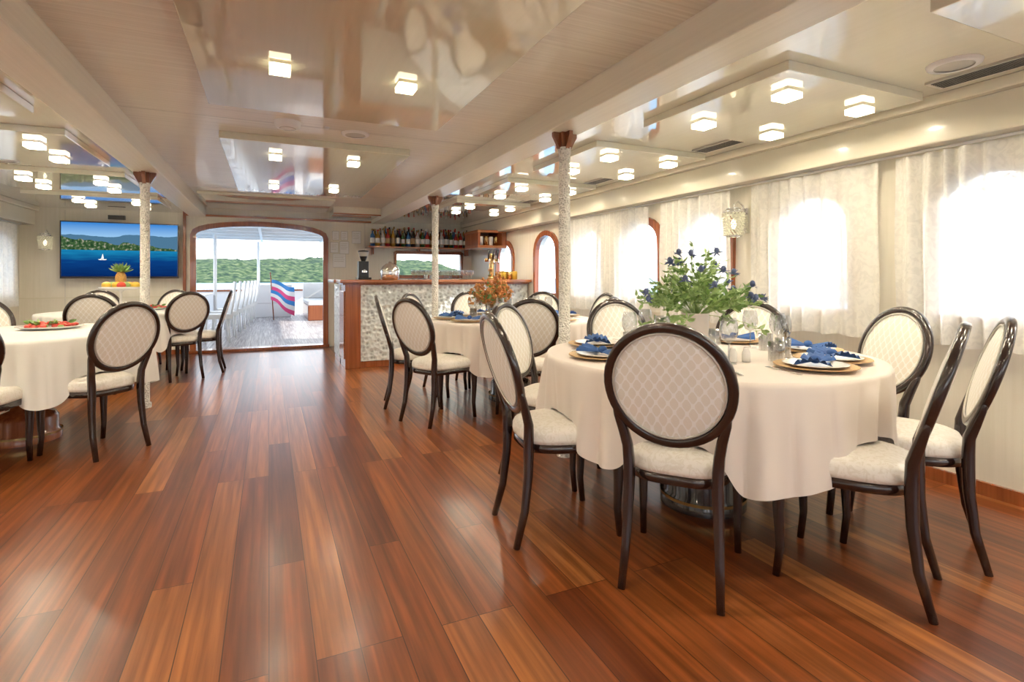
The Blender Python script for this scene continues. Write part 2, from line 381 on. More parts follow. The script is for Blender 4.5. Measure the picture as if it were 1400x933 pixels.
# posts
BT=BZ-.001
b=MB(); b.lathe([(.05,0),(.05,.04),(.037,.05),(.037,1.94),(.042,1.96),(.042,1.99)],(0,0,0),M['post'],24)
for sx in (-1,1):
    for ax in (0,1):
        vs=[(sx*.03,-.013,1.96),(sx*.03,-.013,BT),(sx*.085,-.013,BT),(sx*.085,-.013,BT-.025)]
        vs2=[(x,.013,z) for x,_,z in vs]
        if ax: vs=[(y,x,z) for x,y,z in vs]; vs2=[(y,x,z) for x,y,z in vs2]
        b.add(vs+vs2,[(0,1,2,3),(7,6,5,4),(0,4,5,1),(1,5,6,2),(2,6,7,3),(3,7,4,0)],M['capw'],False)
b.box(-.038,.038,-.038,.038,1.99,BT,M['capw'])
post=b.mesh('support_post')
for p in ((1.74,3.0),(1.74,5.95),(1.74,.0),(-1.0,5.65),(-1.0,2.4)): inst('support_post',post,(*p,0))
# curtains
def curtain(fn_x,y0,y1,z0=.78,z1=1.85,ph=0):
    L_=y1-y0; n=int(L_*120); vs=[];fs=[]; rows=10; b=MB()
    for j in range(rows+1):
        z=z1-(z1-z0)*j/rows
        for i in range(n+1):
            s=i/n; y=y0+L_*s
            amp=(.02+.016*j/rows)*(.7+.5*math.sin(s*L_*7+ph))
            x=math.sin(s*L_*58+ph+1.6*math.sin(s*L_*9))*amp+.006*math.sin(s*L_*19+j*.3)
            vs.append((fn_x+x,y+.006*math.sin(j*.6+s*30),z+(.006*math.sin(s*L_*30) if j==rows else 0)))
    for j in range(rows):
        for i in range(n):
            a=j*(n+1)+i; fs.append((a,a+1,a+n+2,a+n+1))
    b.add(vs,fs,M['sheer'])
    return b.obj('curtain')
for i,(a,c) in enumerate(((-2.1,-1.15),(-1.0,-.1),(.0,.88),(.98,1.93),(2.02,2.96),(3.16,4.0),(4.17,4.98),(5.0,5.85))): curtain(XR-.085,a,c,ph=i)
for i,a in enumerate((-2.0,-.9,.2,1.3,2.4,3.5,4.6,5.7,6.8,8.2)): curtain(XL+.085,a,a+.85,ph=i)
b=MB(); b.sweep([(XR-.085,-2.2,1.866),(XR-.085,5.9,1.866)],(.016,.016),(0,0,1),M['white']); b.obj('curtain_rail')
b=MB(); b.sweep([(XL+.085,-2.2,1.866),(XL+.085,9.2,1.866)],(.016,.016),(0,0,1),M['white']); b.obj('curtain_rail')

# ---------------- chairs ----------------
def chair_mesh():
    b=MB(); by=lambda z:-.195-(z-.48)*.30
    n=48; cz=.765; B=.213
    P=[(.213*math.cos(2*math.pi*i/n),by(cz+B*math.sin(2*math.pi*i/n)),cz+B*math.sin(2*math.pi*i/n)) for i in range(n)]
    b.sweep(P,(.034,.038),(0,1,.3),M['dark'],n=10,closed=True)
    for sgn in (1,-1):
        vs=[];fs=[];R=7
        for j in range(R+1):
            t=j/R; dep=(.017*(1-t**3)+.008)*sgn
            for i in range(n):
                a=2*math.pi*i/n; z=cz+(B-.013)*t*math.sin(a); vs.append((.2*t*math.cos(a),by(z)+dep,z))
        for j in range(R):
            for i in range(n):
                q=(i+1)%n; fs.append((j*n+i,j*n+q,(j+1)*n+q,(j+1)*n+i))
        b.add(vs,fs,M['fabric'])
        P=[(.193*math.cos(2*math.pi*i/n),by(cz+(B-.02)*math.sin(2*math.pi*i/n))+.015*sgn,cz+(B-.02)*math.sin(2*math.pi*i/n)) for i in range(n)]
        b.sweep(P,(.008,.008),(0,1,.3),M['metalmesh'],n=6,closed=True)
    def outl(sc_,z,n=48):
        o=[]
        for i in range(n):
            a=2*math.pi*i/n; ca,sa=math.cos(a),math.sin(a)
            x=math.copysign(abs(ca)**.55,ca); y=math.copysign(abs(sa)**.55,sa)
            w=.205+.035*y
            o.append((x*w*sc_,.02+y*.222*sc_,z))
        return o
    def loft(rows,m):
        vs=[p for r in rows for p in r]; n=len(rows[0]); fs=[]
        for j in range(len(rows)-1):
            for i in range(n):
                q=(i+1)%n; fs.append((j*n+i,j*n+q,(j+1)*n+q,(j+1)*n+i))
        fs.append(tuple(range(n))); fs.append(tuple((len(rows)-1)*n+i for i in range(n)))
        b.add(vs,fs,m)
    loft([outl(.95,.385),outl(.99,.388),outl(.99,.425)],M['dark'])
    loft([outl(1.0,.426),outl(1.015,.442),outl(1.01,.468),outl(.97,.485),outl(.85,.497),outl(.6,.503),outl(.3,.506)],M['seat'])
    for s in (-1,1):
        b.sweep([(s*.2,by(.70),.70),(s*.19,by(.64),.64),(s*.174,by(.58),.58),(s*.163,by(.52),.52),(s*.158,-.205,.46),(s*.157,-.205,.40),(s*.16,-.208,.3),(s*.165,-.225,.15),(s*.172,-.265,0)],
            [(.012,.02),(.030,.032),(.038,.038),(.042,.040),(.044,.042),(.044,.042),(.040,.038),(.034,.033),(.028,.028)],(0,1,0),M['dark'],n=10)
        b.sweep([(s*.192,.2,.43),(s*.196,.205,.36),(s*.197,.205,.25),(s*.195,.2,.12),(s*.197,.213,0)],
            [(.052,.052),(.048,.048),(.039,.039),(.031,.031),(.028,.028)],(0,1,0),M['dark'],n=10)
    return b.mesh('dining_chair')
CH=chair_mesh()
def chair(P,T=None,f=None):
    f=Vector(f) if f else Vector((T[0]-P[0],T[1]-P[1])); f.normalize()
    o=Vector(P)+.27*f; inst('dining_chair',CH,(o.x,o.y,0),math.atan2(-f.x,f.y)); return o
T1=(2.03,2.09);T2=(2.1,4.64);T3=(-1.58,4.88);T4=(-1.55,7.35)
ch={1:[((1.29,1.49),None),((.97,2.22),None),((2.17,1.10),(-.42,.9)),((2.68,1.19),(-.5,.87)),((3.0,1.74),None),((2.89,2.55),None),((2.25,3.12),None),((1.37,2.98),None)],
 2:[((1.03,4.1),None),((.95,4.87),None),((1.36,5.38),None),((1.8,3.62),None),((2.52,3.68),None),((2.8,5.35),None),((3.1,4.6),None),((2.08,5.7),None)],
 3:[((-.86,4.22),None),((-1.55,3.82),None),((-2.4,4.3),None),((-2.15,5.75),None),((-2.6,5.05),None)],
 4:[((-.83,6.93),(-.5,.86)),((-.5,7.5),(-1,0)),((-1.55,6.38),None),((-1.95,8.35),None),((-2.5,7.1),None),((-1.15,8.32),None)]}
def tabl(c,key,R,m,amp=.03):
    b=MB(); b.lathe([(.001,.735),(R-.02,.735),(R-.01,.75),(R-.02,.757),(.001,.757)],(0,0,0),M['wood'],64)
    b.lathe([(.21,0),(.21,.05),(.19,.07),(.19,.16),(.17,.19),(.08,.22),(.065,.3),(.06,.6),(.1,.7),(.25,.734)],(0,0,0),M['dark'] if key<3 else M['wood'],40)
    b.lathe([(.212,.045),(.213,.06)],(0,0,0),M['brass'],40)
    b.obj('dining_table',(c[0],c[1],0))
    angs=[]
    for P,_ in ch[key]: angs.append((math.atan2(P[1]-c[1],P[0]-c[0]),math.hypot(P[0]-c[0],P[1]-c[1])))
    b=MB(); n=480; rows=[]
    rnd=random.Random(key); ph=[rnd.random()*6 for _ in range(4)]
    for t in [i/8 for i in range(1,9)]: rows.append(('t',t))
    for t in [0.03,.07,.12,.18,.26,.35,.45,.56,.68,.8,.9,1]: rows.append(('d',t))
    vs=[(0,0,.764)]
    for kind,t in rows:
        for i in range(n):
            a=2*math.pi*i/n
            near=0
            for (an,ds) in angs:
                d=abs((a-an+math.pi)%(2*math.pi)-math.pi)
                near=max(near,1/(1+math.exp((d-.22)*32)))
            # sharp ridged pleats: rounded crests, narrower valleys
            p1=29*a+ph[0]+1.6*math.sin(3*a+ph[1])+.7*t*math.sin(2*a)
            f1=2*abs(math.sin(p1/2))**.7-1
            fold=f1*(.75+.35*math.sin(5*a+ph[3]))+.3*math.sin(41*a+ph[2]+1.5*math.sin(5*a))
            hem=(.35+.03*math.sin(4*a+ph[3])+.012*fold)*(1-near)+.512*near
            if kind=='t': r=R*t*.99; z=.764+ .0012*math.sin(a*2+ph[0])*t
            else:
                zt=.764-(1-math.cos(min(1,t/.12)*math.pi/2))*.012 - max(0,t-.03)*(.752-hem)
                z=zt; tt=max(0,t-.04)
                r=R+ .012*min(1,t/.07)+ (amp*fold*(tt**.6))*(1-.5*near)+.03*tt*(1-near)-.014*near*tt
            vs.append((r*math.cos(a),r*math.sin(a),z))
    fs=[(0,1+i,1+(i+1)%n) for i in range(n)]
    for j in range(len(rows)-1):
        for i in range(n):
            q=(i+1)%n; fs.append((1+j*n+i,1+j*n+q,1+(j+1)*n+q,1+(j+1)*n+i))
    b.add(vs,fs,m); b.obj('tablecloth',(c[0],c[1],0))
tabl(T1,1,.79,M['cloth'],.034); tabl(T2,2,.77,M['cloth'],.03); tabl(T3,3,.74,M['cloth_w'],.034); tabl(T4,4,.72,M['cloth_w'])
for kx,T in ((1,T1),(2,T2),(3,T3),(4,T4)):
    for P,f in ch[kx]: chair(P,T,f)
b=MB(); b.lathe([(.001,0),(.1,.001),(.16,.012),(.163,.014),(.16,.017),(.1,.006),(.001,.005)],(0,0,0),M['gold'],40)
b.lathe([(.001,.008),(.07,.009),(.125,.021),(.127,.023),(.12,.0235),(.07,.013),(.001,.012)],(0,0,0),M['porc'],40); PL=b.mesh('dinner_plate')
def napkin():
    b=MB()
    for s in (-1,1):
        vs=[];fs=[];nn=16;rr=6
        for j in range(rr+1):
            t=j/rr
            for i in range(nn+1):
                u=i/nn-.5; w=.016+.055*t
                vs.append((s*(.01+.105*t*(1-.25*u*u)),u*2*w,.026+.022*(1-abs(u*2))**.5*(.4+t)+.008*math.sin(i*2.3)*t))
        for j in range(rr):
            for i in range(nn):
                a=j*(nn+1)+i; fs.append((a,a+1,a+nn+2,a+nn+1))
        b.add(vs,fs,M['blue'])
    b.ell((0,0,.038),(.02,.024,.018),M['blue']); return b.mesh('napkin')
NP=napkin()
b=MB(); b.lathe([(.033,0),(.034,.002),(.008,.006),(.004,.012),(.0035,.08),(.006,.092),(.026,.105),(.038,.13),(.040,.155),(.036,.185),(.031,.205)],(0,0,0),M['glass'],24); WG=b.mesh('wine_glass')
b=MB(); b.lathe([(.001,.003),(.032,.003),(.033,.0),(.036,.09),(.0345,.09),(.031,.012),(.001,.012)],(0,0,0),M['glass'],36,flute=.02,fk=12); TG=b.mesh('tumbler')
b=MB()
b.sweep([(0,-.1,.002),(0,.0,.003),(0,.11,.002)],[(.004,.018),(.004,.008),(.003,.018)],(0,0,1),M['chrome'],6); CU=b.mesh('knife')
b=MB()
b.sweep([(0,-.1,.002),(0,.02,.003)],[(.003,.014),(.003,.007)],(0,0,1),M['chrome'],6)
b.sweep([(0,.02,.003),(0,.045,.003)],[(.003,.007),(.003,.022)],(0,0,1),M['chrome'],6)
for i in (-1,0,1): b.sweep([(i*.008,.045,.003),(i*.008,.095,.004)],(.003,.004),(0,0,1),M['chrome'],4)
FK=b.mesh('fork')
ZT=.7665
def setting(T,P,r=.57):
    a=math.atan2(P[1]-T[1],P[0]-T[0]); z=ZT
    pt=lambda rr,da:(T[0]+rr*math.cos(a+da),T[1]+rr*math.sin(a+da),z)
    rz=a+math.pi/2
    inst('dinner_plate',PL,pt(r,0),rz); inst('napkin',NP,pt(r,0),rz+.4)
    inst('knife',CU,pt(r,.335),a+math.pi/2+.335); inst('fork',FK,pt(r,-.335),a+math.pi/2-.335)
    inst('wine_glass',WG,pt(r-.2,.42)); inst('tumbler',TG,pt(r-.2,.13))
for P,_ in ch[1]: setting(T1,P)
for P,_ in ch[2]: setting(T2,P)
def stemcurve(b,p0,p1,m,th=.003):
    p0=Vector(p0);p1=Vector(p1); mid=(p0+p1)/2+Vector((0,0,.04)); pts=[p0*(1-t)**2+mid*2*t*(1-t)+p1*t*t for t in (0,.25,.5,.75,1)]
    b.sweep(pts,(th,th),(.3,.9,.1),m,5); return pts
def leaf(b,p,d,l,w,m):
    d=Vector(d).normalized(); s=d.cross(Vector((random.uniform(-1,1),random.uniform(-1,1),random.uniform(-.2,1)))).normalized(); nrm=d.cross(s)
    p=Vector(p); vs=[p,p+d*l*.35+s*w*.5+nrm*w*.15,p+d*l*.7+s*w*.38+nrm*w*.1,p+d*l-nrm*w*.3,p+d*l*.7-s*w*.38+nrm*w*.1,p+d*l*.35-s*w*.5+nrm*w*.15,p+d*l*.5]
    b.add(vs,[(0,1,6),(1,2,6),(2,3,6),(3,4,6),(4,5,6),(5,0,6)],m)
def spray(b,mouth,n,R,H,leafm,nl,blob=None,lsz=.05,lw=.5):
    for i in range(n):
        a=random.uniform(0,6.283); rr=R*math.sqrt(random.random()); h=H*(1-.6*(rr/R)**1.5)*random.uniform(.55,1)
        tip=(mouth[0]+rr*math.cos(a),mouth[1]+rr*math.sin(a),mouth[2]+h-.04*(rr/R))
        stemcurve(b,mouth,tip,leafm[0])
        for q in range(nl):
            t=random.uniform(.35,1); p=Vector(mouth).lerp(Vector(tip),t)+Vector((0,0,.03*(1-t)))
            d=Vector((math.cos(a)*.6+random.uniform(-.9,.9),math.sin(a)*.6+random.uniform(-.9,.9),random.uniform(-.4,.9)))
            leaf(b,p,d,lsz*random.uniform(.6,1.3),lsz*lw,random.choice(leafm))
        if blob and i%blob[1]==0:
            tip=Vector(tip)+Vector((math.cos(a)*.02,math.sin(a)*.02,.03))
            b.ell(tip,(.013,.013,.017),blob[0],8,6)
            for q in range(10):
                d=Vector((random.gauss(0,1),random.gauss(0,1),random.gauss(0,.6))).normalized()
                leaf(b,Vector(tip)-Vector((0,0,.008)),d,.034,.008,blob[0])
b=MB(); b.lathe([(.001,.0),(.05,.0),(.055,.01),(.062,.08),(.068,.14),(.064,.17),(.072,.2),(.066,.2),(.055,.165),(.055,.02)],(0,0,0),M['vase'],36)
spray(b,(0,0,.17),84,.31,.41,[M['green2'],M['green2'],M['green']],16,(M['thistle'],3),.042,.42)
for a in (3.3,3.7,2.9,5.2):
    tip=(.33*math.cos(a),.33*math.sin(a),.13); pts=stemcurve(b,(0,0,.19),tip,M['green2'])
    for q in range(26):
        t=random.uniform(.4,1); leaf(b,Vector((0,0,.19)).lerp(Vector(tip),t)+Vector((0,0,.03*(1-t))),(random.gauss(0,1),random.gauss(0,1),random.gauss(0,.5)),.045,.018,M['green2'])
b.obj('vase_of_greenery',(T1[0],T1[1]+.05,ZT))
b=MB(); b.lathe([(.001,.0),(.05,.0),(.055,.02),(.04,.1),(.05,.16),(.045,.16),(.035,.1),(.04,.02)],(0,0,0),M['glass'],28)
spray(b,(0,0,.1),60,.2,.38,[M['orange'],M['orange'],M['green']],14,(M['orange'],1),.045)
b.obj('vase_of_dried_flowers',(1.90,4.62,ZT))
b=MB(); b.lathe([(.001,0),(.018,0),(.018,.04),(.012,.055),(.012,.06),(.001,.065)],(0,0,0),M['porc'],16); SH=b.mesh('salt_shaker')
inst('salt_shaker',SH,(1.93,1.80,ZT)); inst('salt_shaker',SH,(1.98,1.77,ZT))
b=MB(); b.lathe([(.001,0),(.12,.0),(.2,.02),(.2,.024),(.12,.01),(.001,.01)],(0,0,0),M['porc'],40)
for i in range(90):
    a=random.uniform(0,6.3); r=.15*math.sqrt(random.random()); b.ell((r*math.cos(a),r*math.sin(a),.025+random.uniform(0,.035)*(1-r/.16)),(.02,.016,.012),M['red'] if random.random()<.85 else M['green2'],8,5)
for i in range(14):
    a=random.uniform(0,6.3); leaf(b,(.1*math.cos(a),.1*math.sin(a),.04),(math.cos(a),math.sin(a),.4),.06,.03,M['green'])
FD=b.mesh('salad_platter'); inst('salad_platter',FD,(-1.5,5.1,ZT)); inst('salad_platter',FD,(-1.9,4.75,ZT))
b=MB(); b.lathe([(.001,0),(.09,0),(.09,.01),(.015,.03),(.012,.22),(.03,.24),(.2,.26),(.21,.28),(.2,.282),(.03,.25)],(0,0,0),M['porc'],36)
for i in range(16):
    a=i*.55; r=.08+.07*(i%2); b.ell((r*math.cos(a),r*math.sin(a),.30),(.045,.04,.04),[M['yellow'],M['red'],M['green2'],M['yellow']][i%4],10,7)
b.ell((0,.0,.37),(.055,.055,.09),M['pine'],14,10)
for i in range(34):
    a=i*2.4; el=.3+.9*(i/34); leaf(b,(0,0,.44),(math.cos(a)*math.cos(el),math.sin(a)*math.cos(el),math.sin(el)),.13,.025,M['green'])
b.obj('fruit_stand_with_pineapple',(-1.52,7.3,.766))
inst('salad_platter',FD,(-1.3,7.7,.766))

# ---------------- bar ----------------
b=MB()
b.box(1.02,XR-.02,6.98,7.4,.08,1.06,M['mosaic']); b.box(.86,1.35,7.45,8.1,.08,1.06,M['mosaic'])
b.box(.87,1.06,6.95,7.5,0,1.07,M['wood']); b.box(1.0,XR-.02,6.99,7.38,0,.08,M['wood']); b.box(.87,1.34,7.4,8.09,0,.08,M['wood'])
b.box(.857,.87,7.0,7.44,.12,.98,M['woodh'])
b.box(.80,XR-.01,6.86,7.46,1.085,1.125,M['woodh']); b.box(.78,1.42,7.4,8.16,1.085,1.125,M['woodh'])
b.box(.84,XR-.015,6.93,7.42,1.06,1.085,M['wood'])
b.obj('bar_counter',bevel=.006)
b=MB(); b.box(1.6,XR-.02,8.95,YF-.02,0,.9,M['wood']); b.box(1.58,XR-.01,8.92,YF-.01,.9,.94,M['woodh'])
for i in range(4):
    x=1.66+i*.45; b.box(x,x+.4,8.935,8.95,.08,.82,M['woodh'])
b.obj('back_bar_cabinet',bevel=.004)
b=MB(); b.box(1.5,3.38,9.0,YF-.01,1.655,1.68,M['woodh'])
for x in (1.6,2.4,3.3): b.box(x,x+.02,9.2,YF-.01,1.62 if 2.0<x<3.25 else 1.55,1.655,M['wood'])
b.obj('wall_shelf',bevel=.003)
b=MB(); b.sweep([(1.52,9.01,1.73),(3.36,9.01,1.73)],(.008,.008),(0,0,1),M['brass'],6)
for x in (1.52,2.45,3.36): b.sweep([(x,9.01,1.681),(x,9.01,1.73)],(.008,.008),(1,0,0),M['brass'],6)
b.obj('shelf_rail')
def bottle(b,x,y,z,r,h,m,cap):
    b.lathe([(.001,0),(r,0),(r,h*.58),(r*.8,h*.68),(r*.35,h*.76),(r*.33,h*.97)],(x,y,z),m,12)
    b.lathe([(r*.4,h*.9),(r*.4,h),(.001,h)],(x,y,z),cap,10)
    b.lathe([(r*1.02,h*.18),(r*1.02,h*.48)],(x,y,z),M['paper'] if random.random()<.6 else M['gold'],12)
b=MB()
for row,y in ((0,9.06),(1,9.145),(2,9.23),(3,9.32)):
    x=1.57+row*.03
    while x<3.33:
        bottle(b,x,y,1.681,random.uniform(.03,.038),random.uniform(.24,.31)+.02*row,random.choice(bott),random.choice([M['black'],M['brass'],M['red'],M['white']])); x+=random.uniform(.078,.09)
b.obj('bar_bottles')
b=MB()
for i in range(6): bottle(b,1.7+i*.1,9.1,.941,.035,random.uniform(.16,.2),random.choice(bott),M['black'])
b.obj('back_bar_bottles')
b=MB(); b.box(2.95,XR-.01,7.75,8.35,1.62,1.66,M['woodh'])
b.box(2.95,XR-.01,7.75,8.35,1.86,1.9,M['woodh']); b.box(2.95,2.99,7.75,8.35,1.66,1.86,M['wood']); b.box(3.36,XR-.01,7.75,8.35,1.66,1.86,M['wood']); b.box(2.99,3.36,8.3,8.35,1.66,1.86,M['wood'])
b.obj('wall_cabinet',bevel=.004)
b=MB()
for i in range(4): b.lathe([(.001,0),(.03,0),(.035,.12),(.03,.14)],(3.04+i*.085,7.85,1.661),M['brass'] if i%2 else M['white'],14)
b.obj('cups_in_cabinet')
b=MB(); b.box(-.09,.09,-.12,.12,0,.03,M['black']); b.box(-.07,.07,-.02,.11,.03,.26,M['black']); b.lathe([(.03,.26),(.045,.3),(.075,.4),(.075,.41),(.001,.42)],(0,.02,0),M['black'],20)
b.lathe([(.055,.33),(.072,.39)],(0,.02,0),M['metalmesh'],20)
b.sweep([(0,-.02,.14),(0,-.1,.13)],(.02,.03),(0,0,1),M['chrome']); b.lathe([(.035,.1),(.035,.13),(.001,.13)],(0,-.08,0),M['chrome'],16)
b.obj('coffee_grinder',(1.22,7.75,1.125),bevel=.006)
b=MB(); b.lathe([(.001,0),(.1,0),(.12,.03),(.125,.12),(.1,.18),(.05,.215),(.02,.22),(.02,.24),(.001,.245)],(0,0,0),M['chrome'],30); b.obj('ice_bucket',(1.48,7.2,1.125))
b=MB(); b.lathe([(.001,0),(.06,0),(.06,.02),(.035,.04),(.035,.3),(.05,.33),(.05,.36),(.001,.38)],(0,0,0),M['brass'],24)
for i in (-1,0,1):
    b.sweep([(i*.07,0,.28),(i*.07,-.09,.28),(i*.07,-.1,.22)],(.02,.02),(1,0,0),M['chrome'],8); b.sweep([(i*.07,-.05,.29),(i*.07,-.07,.43)],[(.018,.018),(.035,.03)],(1,0,0),M['black'],8)
b.sweep([(-.1,0,.28),(.1,0,.28)],(.05,.05),(0,0,1),M['brass'],10); b.obj('beer_tap',(2.92,7.12,1.125))
b=MB()
for i in range(12):
    for j in range(2): b.lathe([(.028,0),(.003,.006),(.003,.05),(.028,.08),(.03,.13)],(1.8+i*.075,7.15+j*.08,1.125),M['glass'],12)
b.obj('bar_glasses')
b=MB()
for i in range(6): b.lathe([(.001,0),(.035,0),(.038,.1),(.03,.12),(.001,.12)],(3.1+(i%3)*.09,7.1+(i//3)*.1,1.125),M['brass'] if i%2 else M['yellow'],14)
b.obj('counter_jars')
b=MB(); b.box(2.4,2.85,8.98,9.3,.94,1.13,M['chrome']); b.box(2.44,2.81,8.97,8.98,.98,1.09,M['black'])
for i in range(3): b.lathe([(.03,1.13),(.035,1.2)],(2.5+i*.1,9.12,0),M['porc'],14)
b.obj('espresso_machine',bevel=.01)
for x,z,w,h in ((1.02,1.86,.1,.14),(1.16,1.86,.1,.14),(1.36,1.84,.14,.2),(1.0,1.66,.12,.17),(1.16,1.66,.14,.2),(1.08,1.44,.2,.22)):
    b=MB(); b.box(-w/2-.008,w/2+.008,-.003,0,-h/2-.008,h/2+.008,M['metalmesh']); b.box(-w/2,w/2,-.005,-.003,-h/2,h/2,M['paper'])
    for q in range(4): b.box(-w/2+.015,w/2-.02-.01*(q%2),-.006,-.0051,h/2-.035-q*.03,h/2-.029-q*.03,M['metalmesh'])
    b.obj('notice_paper',(x,YF-.001,z))
b=MB(); b.box(-.01,0,-.045,.045,-.06,.06,M['white']); b.box(-.013,-.01,-.02,.02,-.02,.02,M['metalmesh']); b.obj('light_switch',(XR,5.95,1.1))
# TV
def tvmat():
    m=bpy.data.materials.new('tv_picture'); m.use_nodes=True; nt=m.node_tree; nt.nodes.clear(); o=N(nt,'ShaderNodeOutputMaterial'); e=N(nt,'ShaderNodeEmission')
    tc=N(nt,'ShaderNodeTexCoord'); s=N(nt,'ShaderNodeSeparateXYZ'); nt.links.new(tc.outputs['Object'],s.inputs[0]); X,Z=s.outputs[0],s.outputs[2]
    n=N(nt,'ShaderNodeTexNoise',noise_dimensions='1D'); n.inputs['Scale'].default_value=2; n.inputs['Detail'].default_value=5; nt.links.new(X,n.inputs['W'])
    hb=math_(nt,'MULTIPLY_ADD',n.outputs['Fac'],.14,.14)
    n3=N(nt,'ShaderNodeTexNoise',noise_dimensions='1D'); n3.inputs['Scale'].default_value=5; nt.links.new(X,n3.inputs['W'])
    h=math_(nt,'MULTIPLY_ADD',n3.outputs['Fac'],.16,.02); h=math_(nt,'MULTIPLY_ADD',X,-.1,h)
    n2=N(nt,'ShaderNodeTexNoise'); n2.inputs['Scale'].default_value=28; n2.inputs['Detail'].default_value=6; nt.links.new(tc.outputs['Object'],n2.inputs['Vector'])
    mp=N(nt,'ShaderNodeMapping'); mp.inputs['Scale'].default_value=(3,1,30); nt.links.new(tc.outputs['Object'],mp.inputs[0])
    n4=N(nt,'ShaderNodeTexNoise'); n4.inputs['Scale'].default_value=1; n4.inputs['Detail'].default_value=4; nt.links.new(mp.outputs[0],n4.inputs['Vector'])
    zz=math_(nt,'MULTIPLY_ADD',Z,1.3,.5)
    sea=ramp(nt,math_(nt,'MULTIPLY_ADD',n4.outputs['Fac'],.25,math_(nt,'SUBTRACT',zz,.12)),[(0,(.001,.010,.07)),(.3,(.002,.03,.15)),(.5,(.006,.16,.34))])
    sky=ramp(nt,zz,[(.6,(.35,.6,.8)),(1,(.02,.16,.5))])
    hill=ramp(nt,n2.outputs['Fac'],[(.35,(.008,.03,.012)),(.55,(.04,.09,.03)),(.68,(.3,.28,.22))])
    c=mixc(nt,math_(nt,'GREATER_THAN',Z,hb),(.05,.13,.22),sky); c=mixc(nt,math_(nt,'GREATER_THAN',Z,h),hill,c); c=mixc(nt,math_(nt,'LESS_THAN',Z,.0),c,sea)
    nt.links.new(c,e.inputs[0]); e.inputs[1].default_value=.7; nt.links.new(e.outputs[0],o.inputs[0]); return m
b=MB(); b.box(-.70,.70,0,.05,-.40,.40,M['black']); b.add([(-.685,-.002,-.37),(.685,-.002,-.37),(.685,-.002,.385),(-.685,-.002,.385)],[(0,1,2,3)],tvmat(),False)
wm=mat('sail_white',(.9,.9,.9),.5,var=0,emit=.5,ecol=(.9,.95,1))
b.add([(-.235,-.004,-.12),(-.205,-.004,-.12),(-.217,-.004,-.05)],[(0,1,2)],wm,False); b.add([(-.27,-.004,-.128),(-.17,-.004,-.128),(-.185,-.004,-.138),(-.26,-.004,-.138)],[(0,1,2,3)],wm,False)
b.box(-.15,.15,.05,.14,-.12,.12,M['black'])
b.obj('television',(-1.92,YF-.145,1.54))
b=MB(); b.box(-.1,.1,-.05,0,-.03,.03,M['black']); b.obj('wall_speaker',(-2.0,YF,2.02))
# sconces
b=MB()
b.box(-.02,0,-.03,.03,-.1,.1,M['chrome'])
b.sweep([(-.01,0,.05),(-.04,0,.12),(-.09,0,.15),(-.13,0,.13),(-.14,0,.09)],(.012,.012),(0,1,0),M['chrome'],8)
for zz,rr in ((.085,.05),(.06,.075),(-.13,.06)): b.lathe([(rr,zz),(rr+.004,zz+.006),(rr,zz+.012)],(-.14,0,0),M['chrome'],28)
for j in range(10):
    z=.05-j*.018; r=.078-.0012*j
    for i in range(18):
        a=2*math.pi*(i+.5*(j%2))/18; b.ell((-.14+r*math.cos(a),r*math.sin(a),z),(.010,.010,.008),M['crystal'],6,4)
for i in range(10):
    a=2*math.pi*i/10; b.sweep([(-.14+.05*math.cos(a),.05*math.sin(a),.09),(-.14+.078*math.cos(a),.078*math.sin(a),.06)],(.005,.005),(0,0,1),M['chrome'],5)
b.ell((-.14,0,-.03),(.02,.02,.04),M['lampside'],10,8)
SCN=b.mesh('wall_sconce')
inst('wall_sconce',SCN,(XR,3.08,1.6)); inst('wall_sconce',SCN,(XR,.93,1.6)); inst('wall_sconce',SCN,(-2.78,YF,1.66),math.pi/2)

# ---------------- outside ----------------
b=MB(); b.box(-3.4,3.8,YF+.12,19,-.1,-.01,M['deck']); b.obj('deck_floor')
b=MB(); b.box(-3.4,3.8,YF+.13,18.6,2.36,2.4,M['white'])
for i in range(8): b.box(-3.4,3.8,10+i*1.15,10.06+i*1.15,2.3,2.36,M['white'])
for x in (-1.9,-.2,1.5,3.0): b.box(x-.03,x+.03,YF+.13,18.6,2.27,2.3,M['white'])
b.obj('deck_canopy')
b=MB()
for x in (-3.2,3.6): b.box(x-.05,x+.05,YF+.13,19,-.01,.85,M['white']); b.box(x-.08,x+.08,YF+.13,19,.85,.9,M['wood'])
b.box(-3.2,3.6,18.9,19,-.01,.72,M['white']); b.box(-3.2,3.6,18.85,19.05,.72,.78,M['wood'])
b.obj('deck_bulwark')
b=MB(); b.lathe([(.04,-.01),(.04,2.27)],(0,0,0),M['white'],16); DP=b.mesh('deck_post')
for p in ((-2.2,13),(-1.25,15.5),(2.4,13),(2.4,18),(-.3,18.4)): inst('deck_post',DP,(*p,0))
b=MB()
for x in (-.19,.19):
    for y in (-.19,.19): b.sweep([(x,y,-.01),(x*.9,y*.9,.43)],(.03,.03),(1,0,0),M['white'],6)
b.box(-.23,.23,-.23,.23,.42,.5,M['white']); b.sweep([(0,-.21,.5),(0,-.25,.75),(0,-.29,1.08)],[(.05,.44),(.05,.46),(.03,.4)],(0,1,0),M['white'],12)
DC=b.mesh('deck_chair')
for i in range(7): inst('deck_chair',DC,(-.85+i*.05,10.9+i*.9,0),math.pi/2+.15)
for i in range(6): inst('deck_chair',DC,(-2.5,11.5+i*.8,0),-math.pi/2)
b=MB(); b.box(-.35,.35,-2.4,2.4,.7,.75,M['white']); 
for y in (-1.8,0,1.8): b.box(-.05,.05,y-.05,y+.05,-.01,.7,M['wood'])
b.obj('deck_table',(-1.7,13.6,0))
